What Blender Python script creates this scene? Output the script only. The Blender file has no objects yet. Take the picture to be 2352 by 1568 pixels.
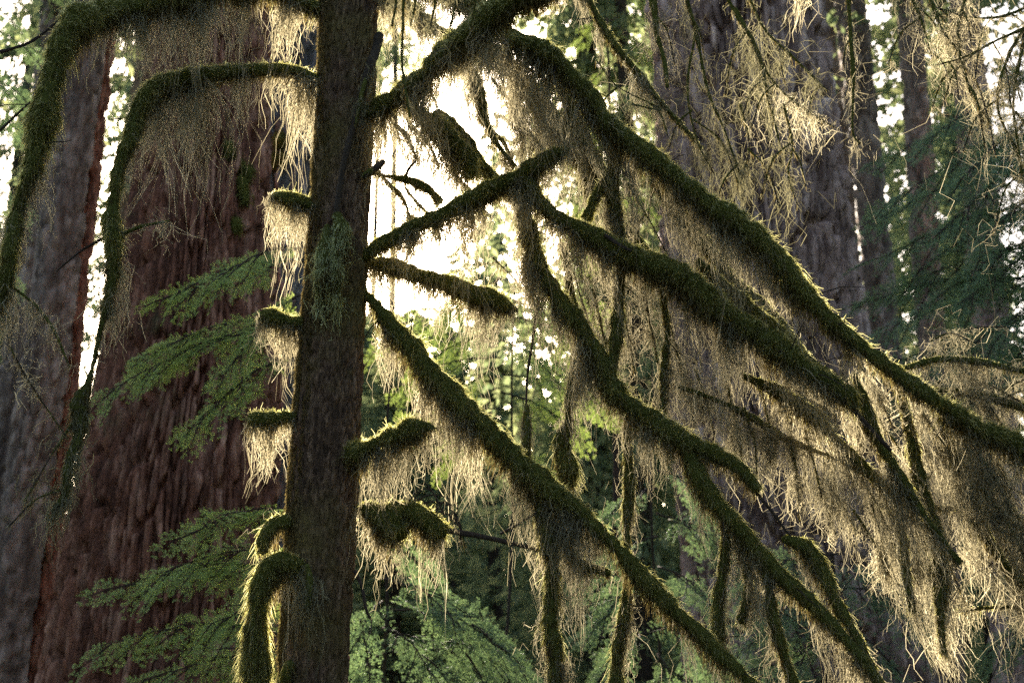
import bpy, math, random
import numpy as np
from mathutils import Vector

# ------------------------------------------------------------------ camera, world, sun, exposure
S = bpy.context.scene
COL = S.collection
W, H, FPX = 2352.0, 1568.0, 50.0 / 36.0 * 2352.0
PITCH = math.radians(15.0)
CAM = np.array([0.0, 0.0, 1.6])
RIGHT = np.array([1.0, 0, 0]); UP = np.array([0, -math.sin(PITCH), math.cos(PITCH)]); FWD = np.array([0, math.cos(PITCH), math.sin(PITCH)])

def ray(px, py):
    return FWD + RIGHT * ((px - W / 2) / FPX) + UP * ((H / 2 - py) / FPX)
def at(px, py, Y):                       # the point of the place seen at (px, py) that stands Y metres ahead
    d = ray(px, py)
    return CAM + d * (Y / d[1])
def mpp(px, py, Y):                      # metres per photograph pixel there
    return (Y / ray(px, py)[1]) / FPX

cd = bpy.data.cameras.new('camera'); cam = bpy.data.objects.new('camera', cd); COL.objects.link(cam)
cam.location = CAM; cam.rotation_euler = (math.pi / 2 + PITCH, 0, 0)
cd.lens = 50; cd.sensor_width = 36; cd.clip_end = 2000; cd.clip_start = 0.05
cd.dof.use_dof = True; cd.dof.focus_distance = 6.0; cd.dof.aperture_fstop = 2.8
S.camera = cam

sd = ray(826, 540); sd = sd / np.linalg.norm(sd)
SUN_EL = math.asin(sd[2]); SUN_AZ = math.atan2(sd[0], sd[1])
w = bpy.data.worlds.new('World'); S.world = w; w.use_nodes = True
nt = w.node_tree; bg = nt.nodes['Background']
sky = nt.nodes.new('ShaderNodeTexSky'); sky.sky_type = 'NISHITA'; sky.sun_disc = False
sky.sun_elevation = SUN_EL; sky.sun_rotation = SUN_AZ
sky.dust_density = 2.0; sky.air_density = 0.8; sky.ozone_density = 0.6
nt.links.new(sky.outputs[0], bg.inputs[0]); bg.inputs[1].default_value = 0.10
ld = bpy.data.lights.new('sun', 'SUN'); ld.energy = 5.0; ld.angle = math.radians(0.53); ld.color = (1.0, 0.93, 0.82)
sun = bpy.data.objects.new('sun', ld); COL.objects.link(sun)
sun.rotation_euler = Vector(sd).to_track_quat('Z', 'Y').to_euler()
sun.location = (0, 0, 40)
vs = S.view_settings
vs.view_transform = 'Standard'; vs.look = 'None'; vs.gamma = 1.0; vs.use_curve_mapping = False; vs.exposure = 2.5
vs.use_white_balance = True; vs.white_balance_temperature = 7100; vs.white_balance_tint = 10
S.render.engine = 'CYCLES'
cy = S.cycles
cy.max_bounces = 8; cy.diffuse_bounces = 5; cy.glossy_bounces = 2; cy.transmission_bounces = 4; cy.transparent_max_bounces = 4; cy.volume_bounces = 0
cy.use_denoising = False; cy.sample_clamp_indirect = 6.0
cy.caustics_reflective = False; cy.caustics_refractive = False

# ------------------------------------------------------------------ small helpers
rng = np.random.default_rng(11)

def nodes(name):
    m = bpy.data.materials.new(name); m.use_nodes = True
    n = m.node_tree; n.nodes.clear()
    return m, n, n.nodes.new, n.links.new
def ramp(n, fac, stops):
    r = n.nodes.new('ShaderNodeValToRGB'); e = r.color_ramp.elements
    while len(e) < len(stops): e.new(0.5)
    for k, (p, c) in enumerate(stops):
        e[k].position = p; e[k].color = (*c, 1)
    n.links.new(fac, r.inputs[0]); return r.outputs[0]
def noise(n, vec, scale, detail=4, rough=0.6):
    t = n.nodes.new('ShaderNodeTexNoise'); t.inputs['Scale'].default_value = scale
    t.inputs['Detail'].default_value = detail; t.inputs['Roughness'].default_value = rough
    n.links.new(vec, t.inputs['Vector']); return t.outputs[0]
def mapping(n, scale):
    c = n.nodes.new('ShaderNodeTexCoord'); mp = n.nodes.new('ShaderNodeMapping'); mp.inputs['Scale'].default_value = scale
    n.links.new(c.outputs['Object'], mp.inputs['Vector']); return mp.outputs[0]
def mixc(n, fac, a, b, mode='MIX'):
    x = n.nodes.new('ShaderNodeMix'); x.data_type = 'RGBA'; x.blend_type = mode
    for v, i in ((fac, 0), (a, 6), (b, 7)):
        if isinstance(v, (float, int)): x.inputs[i].default_value = v
        elif isinstance(v, tuple): x.inputs[i].default_value = (*v, 1)
        else: n.links.new(v, x.inputs[i])
    return x.outputs[2]

def leaf_material(name, stops, trans, scale=3.0, tint=(1.0, 1.0, 1.0), gloss=0.0):
    """thin plant matter: the colour varies from strand to strand and from patch to patch; part of the light passes through"""
    m, n, N, L = nodes(name)
    g = N('ShaderNodeNewGeometry'); v = mapping(n, (1, 1, 1))
    a = N('ShaderNodeMath'); a.operation = 'ADD'; b = N('ShaderNodeMath'); b.operation = 'MULTIPLY'; b.inputs[1].default_value = 0.45
    L(g.outputs['Random Per Island'], b.inputs[0]); L(b.outputs[0], a.inputs[0])
    c = N('ShaderNodeMath'); c.operation = 'MULTIPLY'; c.inputs[1].default_value = 0.62; L(noise(n, v, scale, 3), c.inputs[0]); L(c.outputs[0], a.inputs[1])
    col = ramp(n, a.outputs[0], stops)
    d = N('ShaderNodeBsdfDiffuse'); t = N('ShaderNodeBsdfTranslucent'); L(col, d.inputs[0])
    L(mixc(n, 1.0, col, tint, 'MULTIPLY'), t.inputs[0])
    mx = N('ShaderNodeMixShader'); mx.inputs[0].default_value = trans; L(d.outputs[0], mx.inputs[1]); L(t.outputs[0], mx.inputs[2])
    o = N('ShaderNodeOutputMaterial'); res = mx.outputs[0]
    if gloss:
        gl = N('ShaderNodeBsdfGlossy'); gl.inputs['Roughness'].default_value = 0.45; gl.inputs[0].default_value = (1, 1, 1, 1)
        m2 = N('ShaderNodeMixShader'); m2.inputs[0].default_value = gloss; L(res, m2.inputs[1]); L(gl.outputs[0], m2.inputs[2]); res = m2.outputs[0]
    L(res, o.inputs[0]); return m

def bark_material(name, stops, scale, stretch, patch=None, patch_stops=(0.52, 0.66), patch_scale=1.2, bump=0.6, rough=0.85, plates=True):
    m, n, N, L = nodes(name)
    v = mapping(n, (1, 1, stretch)); v1 = mapping(n, (1, 1, 1))
    f = noise(n, v, scale, 6, 0.7); big = noise(n, v1, 0.7, 3)
    a = N('ShaderNodeMath'); a.operation = 'MULTIPLY_ADD'; a.inputs[1].default_value = 0.35; a.inputs[2].default_value = -0.17; L(big, a.inputs[0])
    s = N('ShaderNodeMath'); s.operation = 'ADD'; L(a.outputs[0], s.inputs[0]); L(f, s.inputs[1])
    col = ramp(n, s.outputs[0], stops)
    if plates:                                                     # each bark plate has a tone of its own
        at_ = N('ShaderNodeAttribute'); at_.attribute_name = 'plate'
        col = mixc(n, 1.0, col, ramp(n, at_.outputs['Fac'], [(0.0, (0.42, 0.40, 0.40)), (0.5, (0.95, 0.95, 0.95)), (1.0, (1.6, 1.62, 1.66))]), 'MULTIPLY')
    if patch:
        p = ramp(n, noise(n, v1, patch_scale, 5, 0.65), [(patch_stops[0], (0, 0, 0)), (patch_stops[1], (1, 1, 1))])
        col = mixc(n, p, col, patch)
    b = N('ShaderNodeBsdfPrincipled'); b.inputs['Roughness'].default_value = rough; b.inputs['Specular IOR Level'].default_value = 0.25; L(col, b.inputs[0])
    bp = N('ShaderNodeBump'); bp.inputs['Strength'].default_value = bump; bp.inputs['Distance'].default_value = 0.03
    L(noise(n, v, scale * 2.5, 6, 0.7), bp.inputs['Height']); L(bp.outputs[0], b.inputs['Normal'])
    o = N('ShaderNodeOutputMaterial'); L(b.outputs[0], o.inputs[0]); return m

M = {}
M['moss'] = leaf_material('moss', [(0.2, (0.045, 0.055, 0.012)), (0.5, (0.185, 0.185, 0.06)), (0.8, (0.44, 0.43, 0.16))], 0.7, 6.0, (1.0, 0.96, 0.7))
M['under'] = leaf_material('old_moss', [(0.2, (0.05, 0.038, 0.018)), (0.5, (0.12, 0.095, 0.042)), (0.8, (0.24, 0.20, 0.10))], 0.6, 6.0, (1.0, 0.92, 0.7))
M['tip'] = leaf_material('moss_rim_tips', [(0.2, (0.34, 0.33, 0.15)), (0.5, (0.58, 0.56, 0.30)), (0.8, (0.76, 0.74, 0.48))], 0.88, 5.0, (1.0, 0.97, 0.78))  # much paler than the moss: the backlit rim is put into this colour
M['usnea'] = leaf_material('pale_green_beard', [(0.2, (0.22, 0.23, 0.11)), (0.5, (0.42, 0.45, 0.24)), (0.8, (0.62, 0.66, 0.40))], 0.5, 8.0, (1.0, 0.98, 0.8))
M['cushion'] = leaf_material('moss_cushion', [(0.2, (0.03, 0.034, 0.011)), (0.55, (0.075, 0.082, 0.022)), (0.8, (0.13, 0.135, 0.04))], 0.15, 40.0)
M['beard'] = leaf_material('hanging_moss', [(0.15, (0.12, 0.11, 0.07)), (0.5, (0.33, 0.305, 0.22)), (0.85, (0.55, 0.52, 0.405))], 0.72, 2.0, (1.0, 0.935, 0.81))
M['pale'] = leaf_material('pale_lichen', [(0.15, (0.10, 0.095, 0.065)), (0.5, (0.20, 0.19, 0.13)), (0.85, (0.36, 0.34, 0.24))], 0.48, 4.0, (1.0, 0.95, 0.75))
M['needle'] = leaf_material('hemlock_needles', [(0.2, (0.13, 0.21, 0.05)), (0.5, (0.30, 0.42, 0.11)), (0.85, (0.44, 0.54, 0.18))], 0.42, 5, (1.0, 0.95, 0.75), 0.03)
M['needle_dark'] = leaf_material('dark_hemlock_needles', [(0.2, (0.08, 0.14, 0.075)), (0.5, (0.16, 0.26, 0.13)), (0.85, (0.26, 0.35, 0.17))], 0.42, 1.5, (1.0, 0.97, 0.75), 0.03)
M['far_leaf'] = leaf_material('far_foliage', [(0.2, (0.09, 0.14, 0.085)), (0.5, (0.20, 0.25, 0.14)), (0.85, (0.36, 0.38, 0.20))], 0.58, 0.35, (1.0, 0.97, 0.78))
M['wood'] = bark_material('branch_bark', [(0.3, (0.018, 0.013, 0.010)), (0.7, (0.06, 0.045, 0.033))], 30, 1.0, plates=False)
M['twig'] = bark_material('twig_bark', [(0.3, (0.02, 0.014, 0.011)), (0.7, (0.07, 0.05, 0.04))], 40, 1.0, plates=False)
M['bark_main'] = bark_material('hemlock_bark', [(0.28, (0.03, 0.018, 0.012)), (0.5, (0.15, 0.09, 0.058)), (0.75, (0.34, 0.235, 0.16))], 26, 0.35, (0.15, 0.115, 0.04), (0.44, 0.66), 2.6, 1.0)
M['bark_red'] = bark_material('red_furrowed_bark', [(0.3, (0.055, 0.022, 0.014)), (0.5, (0.19, 0.077, 0.048)), (0.72, (0.39, 0.22, 0.155))], 9, 0.3, (0.09, 0.090, 0.040), (0.60, 0.74), 1.3, 0.8)
M['bark_grey'] = bark_material('grey_bark', [(0.3, (0.06, 0.052, 0.05)), (0.5, (0.16, 0.145, 0.145)), (0.72, (0.31, 0.29, 0.29))], 9, 0.3, (0.10, 0.105, 0.05), (0.58, 0.72), 1.5, 0.8)
M['bark_purple'] = bark_material('brown_furrowed_bark', [(0.3, (0.09, 0.055, 0.046)), (0.5, (0.31, 0.21, 0.18)), (0.72, (0.56, 0.43, 0.38))], 9, 0.3, (0.17, 0.17, 0.11), (0.62, 0.76), 1.5, 0.8)
M['bark_far'] = bark_material('far_bark', [(0.3, (0.065, 0.048, 0.040)), (0.5, (0.165, 0.125, 0.105)), (0.72, (0.31, 0.25, 0.22))], 6, 0.25, None, bump=0.7)
M['bark_tan'] = bark_material('tan_bark', [(0.3, (0.12, 0.075, 0.045)), (0.7, (0.26, 0.18, 0.12))], 5, 0.25)
M['floor'] = bark_material('forest_floor', [(0.3, (0.02, 0.025, 0.010)), (0.55, (0.05, 0.055, 0.02)), (0.75, (0.09, 0.07, 0.04))], 1.5, 1.0, plates=False)

def tag(o, label=None, cat=None, group=None, kind=None):
    for k, v in (('label', label), ('category', cat), ('group', group), ('kind', kind)):
        if v: o[k] = v
    return o
def empty(name, loc, label, cat, group=None):
    o = bpy.data.objects.new(name, None); COL.objects.link(o); o.location = loc; o.empty_display_size = 0.2
    bpy.context.view_layer.update()
    return tag(o, label, cat, group)
def link(name, me, parent=None, kind=None):
    o = bpy.data.objects.new(name, me); COL.objects.link(o)
    if parent is not None:
        o.parent = parent; off = Vector((0, 0, 0)); p = parent
        while p is not None: off += p.location; p = p.parent
        o.location = -off                                  # vertices are in world coordinates
    if kind: o['kind'] = kind
    return o

class Mesh:
    """collects vertex blocks with quads; builds one mesh"""
    def __init__(s): s.v = []; s.f = []; s.m = []; s.n = 0
    def add(s, v, f, mat=0):
        if len(v) == 0: return
        s.v.append(np.asarray(v, float).reshape(-1, 3)); s.f.append(np.asarray(f, np.int64).reshape(-1, 4) + s.n)
        s.m.append(np.full(len(s.f[-1]), mat, np.int32)); s.n += len(s.v[-1])
    def mesh(s, name, mats, smooth=False, nosmooth=()):
        v = np.concatenate(s.v); f = np.concatenate(s.f); mi = np.concatenate(s.m)
        me = bpy.data.meshes.new(name); me.vertices.add(len(v)); me.vertices.foreach_set('co', v.astype(np.float32).ravel())
        me.loops.add(f.size); me.loops.foreach_set('vertex_index', f.astype(np.int32).ravel())
        me.polygons.add(len(f)); me.polygons.foreach_set('loop_start', np.arange(0, f.size, 4, dtype=np.int32))
        me.polygons.foreach_set('loop_total', np.full(len(f), 4, np.int32))
        for m in mats: me.materials.append(M[m])
        me.polygons.foreach_set('material_index', mi)
        if smooth: me.polygons.foreach_set('use_smooth', np.isin(mi, nosmooth, invert=True))
        me.update(calc_edges=True); return me

def unit(a): return a / np.maximum(np.linalg.norm(a, axis=-1, keepdims=True), 1e-9)
def hash2(i, j, s=0):
    h = (i.astype(np.int64) * 374761393 + j.astype(np.int64) * 668265263 + s * 974634) & 0xffffffff
    h = ((h ^ (h >> 13)) * 1274126177) & 0xffffffff
    return ((h ^ (h >> 16)) & 0xffff) / 65535.0
def vnoise(x, y, px=0, s=0):             # value noise, period px in x
    i = np.floor(x); j = np.floor(y); fx = x - i; fy = y - j
    fx = fx * fx * (3 - 2 * fx); fy = fy * fy * (3 - 2 * fy)
    i = i.astype(np.int64); j = j.astype(np.int64)
    md = (lambda q: q % px) if px else (lambda q: q)
    a, b, c, d = hash2(md(i), j, s), hash2(md(i + 1), j, s), hash2(md(i), j + 1, s), hash2(md(i + 1), j + 1, s)
    return (a * (1 - fx) + b * fx) * (1 - fy) + (c * (1 - fx) + d * fx) * fy
def voronoi(x, y, px, s=0):              # F2-F1 and the cell's own random number
    i = np.floor(x).astype(np.int64); j = np.floor(y).astype(np.int64)
    f1 = np.full(x.shape, 9.0); f2 = f1.copy(); cid = np.zeros(x.shape)
    for di in (-1, 0, 1):
        for dj in (-1, 0, 1):
            a = (i + di) % px; b = j + dj
            d = np.hypot(i + di + hash2(a, b, s) - x, b + hash2(a, b, s + 1) - y)
            n = d < f1
            f2 = np.where(n, f1, np.minimum(f2, d)); cid = np.where(n, hash2(a, b, s + 2), cid); f1 = np.where(n, d, f1)
    return f2 - f1, cid
def n1(x, s=0): return vnoise(np.asarray(x, float), np.zeros_like(np.asarray(x, float)) + 0.37 + s * 7.1, 0, s)

def spline(pts, step):
    """Catmull-Rom through rows of pts (first three columns are positions), resampled every `step` metres"""
    p = np.asarray(pts, float)
    if len(p) == 2: p = np.stack([p[0], (p[0] + p[1]) / 2, p[1]])
    q = np.vstack([2 * p[0] - p[1], p, 2 * p[-1] - p[-2]]); out = []
    t = np.linspace(0, 1, 12, endpoint=False)[:, None]
    for k in range(1, len(q) - 2):
        a, b, c, d = q[k - 1], q[k], q[k + 1], q[k + 2]
        out.append(0.5 * (2 * b + (c - a) * t + (2 * a - 5 * b + 4 * c - d) * t ** 2 + (3 * b - a - 3 * c + d) * t ** 3))
    out.append(p[-1:]); o = np.vstack(out)
    s = np.r_[0, np.cumsum(np.linalg.norm(np.diff(o[:, :3], axis=0), axis=1))]
    n = max(3, int(s[-1] / step) + 1); u = np.linspace(0, s[-1], n)
    return np.stack([np.interp(u, s, o[:, c]) for c in range(o.shape[1])], 1), u
def frames(P):
    T = unit(np.gradient(P, axis=0)); up = np.array([0, -0.25, 1.0])
    N = unit(up - (T @ up)[:, None] * T); B = np.cross(T, N); return T, N, B
def tube(mb, P, R, seg=8, mat=0, lump=0.0, seed=0, cap=True):
    n = len(P); T, N, B = frames(P); a = np.arange(seg) * 2 * math.pi / seg
    r = np.asarray(R, float).reshape(n, -1) * np.ones((n, seg))
    if lump: r = r * (1 + lump * (vnoise(np.arange(seg)[None] * 0.7 + 0 * r, np.arange(n)[:, None] * 0.5 + 0 * r, 0, seed) - 0.5) * 2)
    V = P[:, None] + r[..., None] * (np.cos(a)[None, :, None] * N[:, None] + np.sin(a)[None, :, None] * B[:, None])
    i = np.arange(n - 1)[:, None] * seg; j = np.arange(seg)[None]; k = (j + 1) % seg
    F = np.stack([i + j, i + k, i + seg + k, i + seg + j], -1).reshape(-1, 4)
    V = V.reshape(-1, 3)
    if cap:
        e = len(V); V = np.vstack([V, P[-1] + T[-1] * R_last(R) * 0.6, P[0] - T[0] * R_last(R, 0) * 0.6])
        jj = np.arange(0, seg, 2); b0 = (n - 1) * seg
        F = np.vstack([F, np.stack([b0 + jj, b0 + (jj + 1) % seg, b0 + (jj + 2) % seg, 0 * jj + e], 1), np.stack([(jj + 2) % seg, (jj + 1) % seg, jj, 0 * jj + e + 1], 1)])
    mb.add(V, F, mat); return V[:n * seg].reshape(n, seg, 3)
def R_last(R, k=-1):
    R = np.asarray(R, float); return float(np.mean(R.reshape(len(R), -1)[k]))
def ribbons(mb, P, wid, mat=0, side=None):
    """P: [n, k, 3] strands, wid: [n] or [n, k] half widths; a flat ribbon each"""
    n, k = P.shape[:2]
    if n == 0: return
    if side is None: side = unit(rng.normal(size=(n, 3)) * [1, 0.7, 0.45])
    wid = np.asarray(wid, float); wid = wid[:, None] * np.linspace(1, 0.35, k)[None] if wid.ndim == 1 else wid
    V = np.stack([P - side[:, None] * wid[..., None], P + side[:, None] * wid[..., None]], 2).reshape(-1, 3)
    b = (np.arange(n) * 2 * k)[:, None] + (np.arange(k - 1) * 2)[None]
    mb.add(V, np.stack([b, b + 1, b + 3, b + 2], -1).reshape(-1, 4), mat)

# ------------------------------------------------------------------ the ground
g = Mesh(); xs = np.concatenate([-np.geomspace(400, 2, 24), np.linspace(-1.5, 1.5, 4), np.geomspace(2, 400, 24)])
ys = np.concatenate([[-200, -60, -20], np.linspace(-8, 30, 40), np.geomspace(33, 900, 24)])
X, Y = np.meshgrid(xs, ys); Z = 0.5 * (vnoise(X * 0.35, Y * 0.35, 0, 5) - 0.5) + 0.16 * (vnoise(X * 1.1, Y * 1.1, 0, 6) - 0.5) - 0.1
nx = len(xs); i = (np.arange(len(ys) - 1)[:, None] * nx + np.arange(nx - 1)[None]).reshape(-1)
g.add(np.stack([X, Y, Z], -1).reshape(-1, 3), np.stack([i, i + 1, i + nx + 1, i + nx], 1))
o = link('ground', g.mesh('ground', ['floor'], True)); o['kind'] = 'structure'

# ------------------------------------------------------------------ big trunks
def trunk_mesh(edges, Yd, mat, cells=(0.09, 0.35), depth=0.05, res=(0.017, 0.03), top=24.0, seed=1, base=-0.4):
    """edges: (y, left x, right x) rows of the photograph at distance Yd; below and above the view the trunk goes on to the ground and to `top`"""
    rows = []
    for (py, xl, xr) in edges:
        a = at(xl, py, Yd); b = at(xr, py, Yd); rows.append([*((a + b) / 2), abs(b[0] - a[0]) / 2])
    rows = np.array(rows); rows = rows[np.argsort(rows[:, 2])]
    z0, z1 = rows[0, 2], rows[-1, 2]
    s0 = (rows[1] - rows[0]) / (rows[1, 2] - z0); s1 = (rows[-1] - rows[-2]) / (z1 - rows[-2, 2])
    dz = z0 - base; lo = rows[0] - s0 * dz * 0.5; lo[2] = base; lo[3] = rows[0, 3] * 1.12
    hi = rows[-1].copy(); hi[:2] += s1[:2] * (top - z1) * 0.6; hi[2] = top; hi[3] *= 0.35
    rows = np.vstack([lo, rows, hi])
    zz = np.concatenate([np.linspace(base, z0 - 0.2, 14), np.arange(z0 - 0.15, z1 + 0.3, res[1]), np.linspace(z1 + 0.5, top, 26)])
    cx, cyy, r = (np.interp(zz, rows[:, 2], rows[:, c]) for c in (0, 1, 3))
    k = np.ones(9) / 9
    cx, cyy, r = (np.convolve(np.pad(q, 4, 'edge'), k, 'valid') for q in (cx, cyy, r))
    R0 = float(np.max(r)); nf = int(math.pi * R0 / res[0]); nb = max(10, nf // 5)
    ang = np.concatenate([np.linspace(math.pi * 0.97, math.pi * 2.03, nf), np.linspace(math.pi * 2.06, math.pi * 2.94, nb)])   # fine on the near side
    A, Zg = np.meshgrid(ang, zz); u = (A / (2 * math.pi)) % 1.0
    na = max(8, int(2 * math.pi * R0 / cells[0])); nw = max(4, na // 3)
    wx = 0.9 * (vnoise(u * nw, Zg / cells[1] * 0.5, nw, seed) - 0.5) + 0.35 * (vnoise(u * na, Zg / cells[1] * 2.5, na, seed + 3) - 0.5)
    f, cid = voronoi((u * na + wx) % na, Zg / cells[1] + 0.8 * (vnoise(u * nw, Zg * 2, nw, seed + 4) - 0.5), na, seed)
    plate = np.clip((f - 0.07) / 0.20, 0, 1); plate = plate * plate * (3 - 2 * plate)
    f2, c2 = voronoi(u * na * 2, Zg / cells[1] * 3.2, na * 2, seed + 9)
    d = depth * (plate * (0.45 + 0.8 * cid) + 0.16 * np.clip(f2 / 0.4, 0, 1) * plate + 0.3 * (vnoise(u * na * 4, Zg / cells[1] * 6, na * 4, seed + 7) - 0.5)) - depth * 0.5
    d += R0 * 0.10 * (vnoise(u * 5, Zg * 0.35, 5, seed + 8) - 0.5)
    rr = r[:, None] + d
    V = np.stack([cx[:, None] + rr * np.cos(A), cyy[:, None] + r[:, None] * 0 + rr * np.sin(A), Zg], -1)
    n, sg = A.shape; i = np.arange(n - 1)[:, None] * sg; j = np.arange(sg)[None]; kk = (j + 1) % sg
    mb = Mesh(); mb.add(V.reshape(-1, 3), np.stack([i + j, i + kk, i + sg + kk, i + sg + j], -1).reshape(-1, 4))
    me = mb.mesh('trunk', [mat], True); at_ = me.attributes.new('plate', 'FLOAT', 'POINT')
    at_.data.foreach_set('value', np.clip(0.55 * cid + 0.45 * c2 + 0.25 * (vnoise(u * na * 6, Zg / cells[1] * 9, na * 6, seed + 12) - .5), 0, 1).astype(np.float32).ravel())
    return me, V, (ang, zz), np.array([cx[0], cyy[0], 0.0])

def simple_crown(mb, base, h, z0, rad, n, r, leaf=0.10, mat=0):
    """far conifer foliage: drooping boughs of leaf-sized faces in whorls round a stem"""
    nb = int(n / 60); zb = z0 + (h - z0) * r.random(nb) ** 0.9; az = r.random(nb) * 2 * math.pi
    ln = rad * (0.25 + 0.75 * (1 - (zb - z0) / (h - z0))) * (0.55 + 0.6 * r.random(nb))
    t = r.random((nb, 60)) ** 0.75
    dirx = np.cos(az)[:, None]; diry = np.sin(az)[:, None]; lat = (r.random((nb, 60)) - 0.5) * 0.5 * ln[:, None] * (0.25 + t * (1.1 - t))
    x = base[0] + dirx * t * ln[:, None] - diry * lat; y = base[1] + diry * t * ln[:, None] + dirx * lat
    z = zb[:, None] - 0.30 * ln[:, None] * t ** 2 + r.normal(size=t.shape) * 0.10 * ln[:, None] * 0.5 - np.abs(lat) * 0.25
    C = np.stack([x, y, z], -1).reshape(-1, 3); m = len(C)
    a = unit(np.stack([np.repeat(dirx, 60, 1), np.repeat(diry, 60, 1), np.full(t.shape, -0.5)], -1).reshape(-1, 3) + r.normal(size=(m, 3)) * 0.55)
    b = unit(np.cross(a, r.normal(size=(m, 3)))); s = leaf * (0.5 + r.random((m, 1)))
    V = np.stack([C - a * s, C + b * s * 0.42, C + a * s, C - b * s * 0.42], 1).reshape(-1, 3)
    mb.add(V, (np.arange(m) * 4)[:, None] + np.arange(4)[None], mat)

def big_tree(name, label, edges, Yd, mat, crown=None, **kw):
    me, V, gr, base = trunk_mesh(edges, Yd, mat, **kw)
    t = empty(name, base, label, 'tree')
    link('trunk', me, t)
    if crown:
        mb = Mesh(); simple_crown(mb, base, kw.get('top', 24.0), crown[0], crown[1], crown[2], np.random.default_rng(kw.get('seed', 1)), crown[3])
        link('crown', mb.mesh('crown', ['far_leaf']), t)
    return t, V, gr

g1, V1, G1 = big_tree('giant_conifer', 'huge reddish furrowed trunk behind the mossy arching branches, widening towards its foot',
    [(-60, 372, 588), (390, 345, 592), (700, 287, 605), (880, 250, 618), (1150, 182, 615), (1350, 150, 612), (1640, 100, 606)], 12.0, 'bark_red', (14.0, 3.2, 5400, 0.09), cells=(0.062, 0.52), depth=0.11, res=(0.010, 0.024), seed=3, top=30)
g2, V2, G2 = big_tree('grey_conifer', 'grey trunk with yellow moss clumps just behind the huge reddish trunk',
    [(-60, 575, 735), (300, 560, 722), (600, 568, 712), (900, 570, 702), (1640, 560, 690)], 13.6, 'bark_grey', (14.0, 3.0, 5400, 0.09), cells=(0.060, 0.55), depth=0.08, seed=8, top=28)
g3, V3, G3 = big_tree('furrowed_conifer', 'broad brown trunk with long vertical bark furrows behind the draped branches',
    [(-60, 1496, 1866), (300, 1520, 1905), (600, 1545, 1945), (1000, 1560, 1992), (1300, 1585, 2050), (1640, 1600, 2125)], 13.5, 'bark_purple', (14.0, 3.2, 5400, 0.09), cells=(0.085, 0.55), depth=0.14, res=(0.011, 0.03), seed=21, top=30)
for nm, lab, ed, Yd, mt, sd_ in (
    ('slender_conifer', 'dark narrow trunk at the extreme edge, outermost of the cluster beside the huge reddish trunk', [(-60, 108, 156), (410, 60, 112), (820, 8, 54), (1640, -95, -45)], 18.6, 'bark_far', 31),
    ('straight_conifer', 'straight grey-brown trunk, widest of the cluster beside the huge reddish trunk', [(-60, 176, 256), (410, 115, 199), (820, 60, 152), (1430, -35, 70), (1640, -62, 44)], 17.5, 'bark_far', 32),
    ('red_conifer', 'thin reddish trunk pressed against the straight grey-brown one', [(-60, 252, 276), (410, 197, 224), (820, 150, 182), (1430, 66, 120), (1640, 38, 100)], 17.9, 'bark_red', 33),
    ('tan_conifer', 'blurred tan trunk in the gap next to the huge reddish one', [(-60, 330, 372), (500, 280, 326), (700, 246, 296), (1100, 186, 240), (1640, 110, 170)], 26, 'bark_tan', 34),
    ('leaning_conifer', 'thin pale trunk touching the edge of the broad furrowed one', [(-60, 1868, 1918), (435, 1912, 1958), (900, 1955, 2000), (1640, 2010, 2055)], 22, 'bark_far', 35),
    ('bare_conifer', 'slim trunk against bright sky beside the broad furrowed one', [(-60, 1915, 1976), (435, 1966, 2030), (900, 2008, 2072), (1640, 2070, 2130)], 20, 'bark_far', 36),
    ('dark_conifer', 'short dark trunk section showing below the dense draped moss', [(-60, 2060, 2110), (1200, 2136, 2196), (1640, 2150, 2214)], 19, 'bark_far', 37),
    ('shaded_conifer', 'dim brown trunk in the bottom corner beyond the draped moss', [(-60, 2180, 2240), (1200, 2270, 2350), (1640, 2290, 2376)], 18, 'bark_purple', 38)):
    big_tree(nm, lab, ed, Yd, mt, (11.0, 2.6, 4800, 0.09), cells=(0.10, 0.4), depth=0.06, res=(0.03, 0.05), seed=sd_, top=26)

# ------------------------------------------------------------------ the mossy tree
Y0 = 6.0
TR = [(-160, 742, 872), (0, 740, 868), (200, 735, 862), (480, 718, 848), (640, 706, 841), (850, 686, 833), (1000, 676, 826), (1200, 662, 818), (1400, 651, 806), (1640, 640, 796)]
me, VM, GM = (lambda q: (q[0], q[1], q[2]))(trunk_mesh(TR, Y0, 'bark_main', cells=(0.018, 0.10), depth=0.012, res=(0.005, 0.009), top=9.0, seed=51))
mossy = empty('mossy_tree', (VM[0, :, 0].mean(), Y0, 0), 'slender dark trunk with moss-draped arching branches against the sun', 'tree')
trunk = link('trunk', me, mossy)

GRAV = np.array([0, 0, -1.0])
def fuzz(mb, pos, nrm, ln, wid, mat, droop=0.5, k=3, flow=0.15):
    n = len(pos)
    flow = np.broadcast_to(np.asarray(flow, float), (n,))[:, None]
    d = unit(nrm * (1.0 - 0.6 * flow) + rng.normal(size=(n, 3)) * 0.40 + GRAV * flow)
    t = np.linspace(0, 1, k)[None, :, None]; l = ln[:, None, None]
    P = pos[:, None] + d[:, None] * t * l + GRAV * (t ** 2) * l * droop * rng.random((n, 1, 1)) * 1.3 + np.cumsum(rng.normal(size=(n, k, 3)), 1) * 0.10 * l * t
    ribbons(mb, P, wid, mat)

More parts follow.
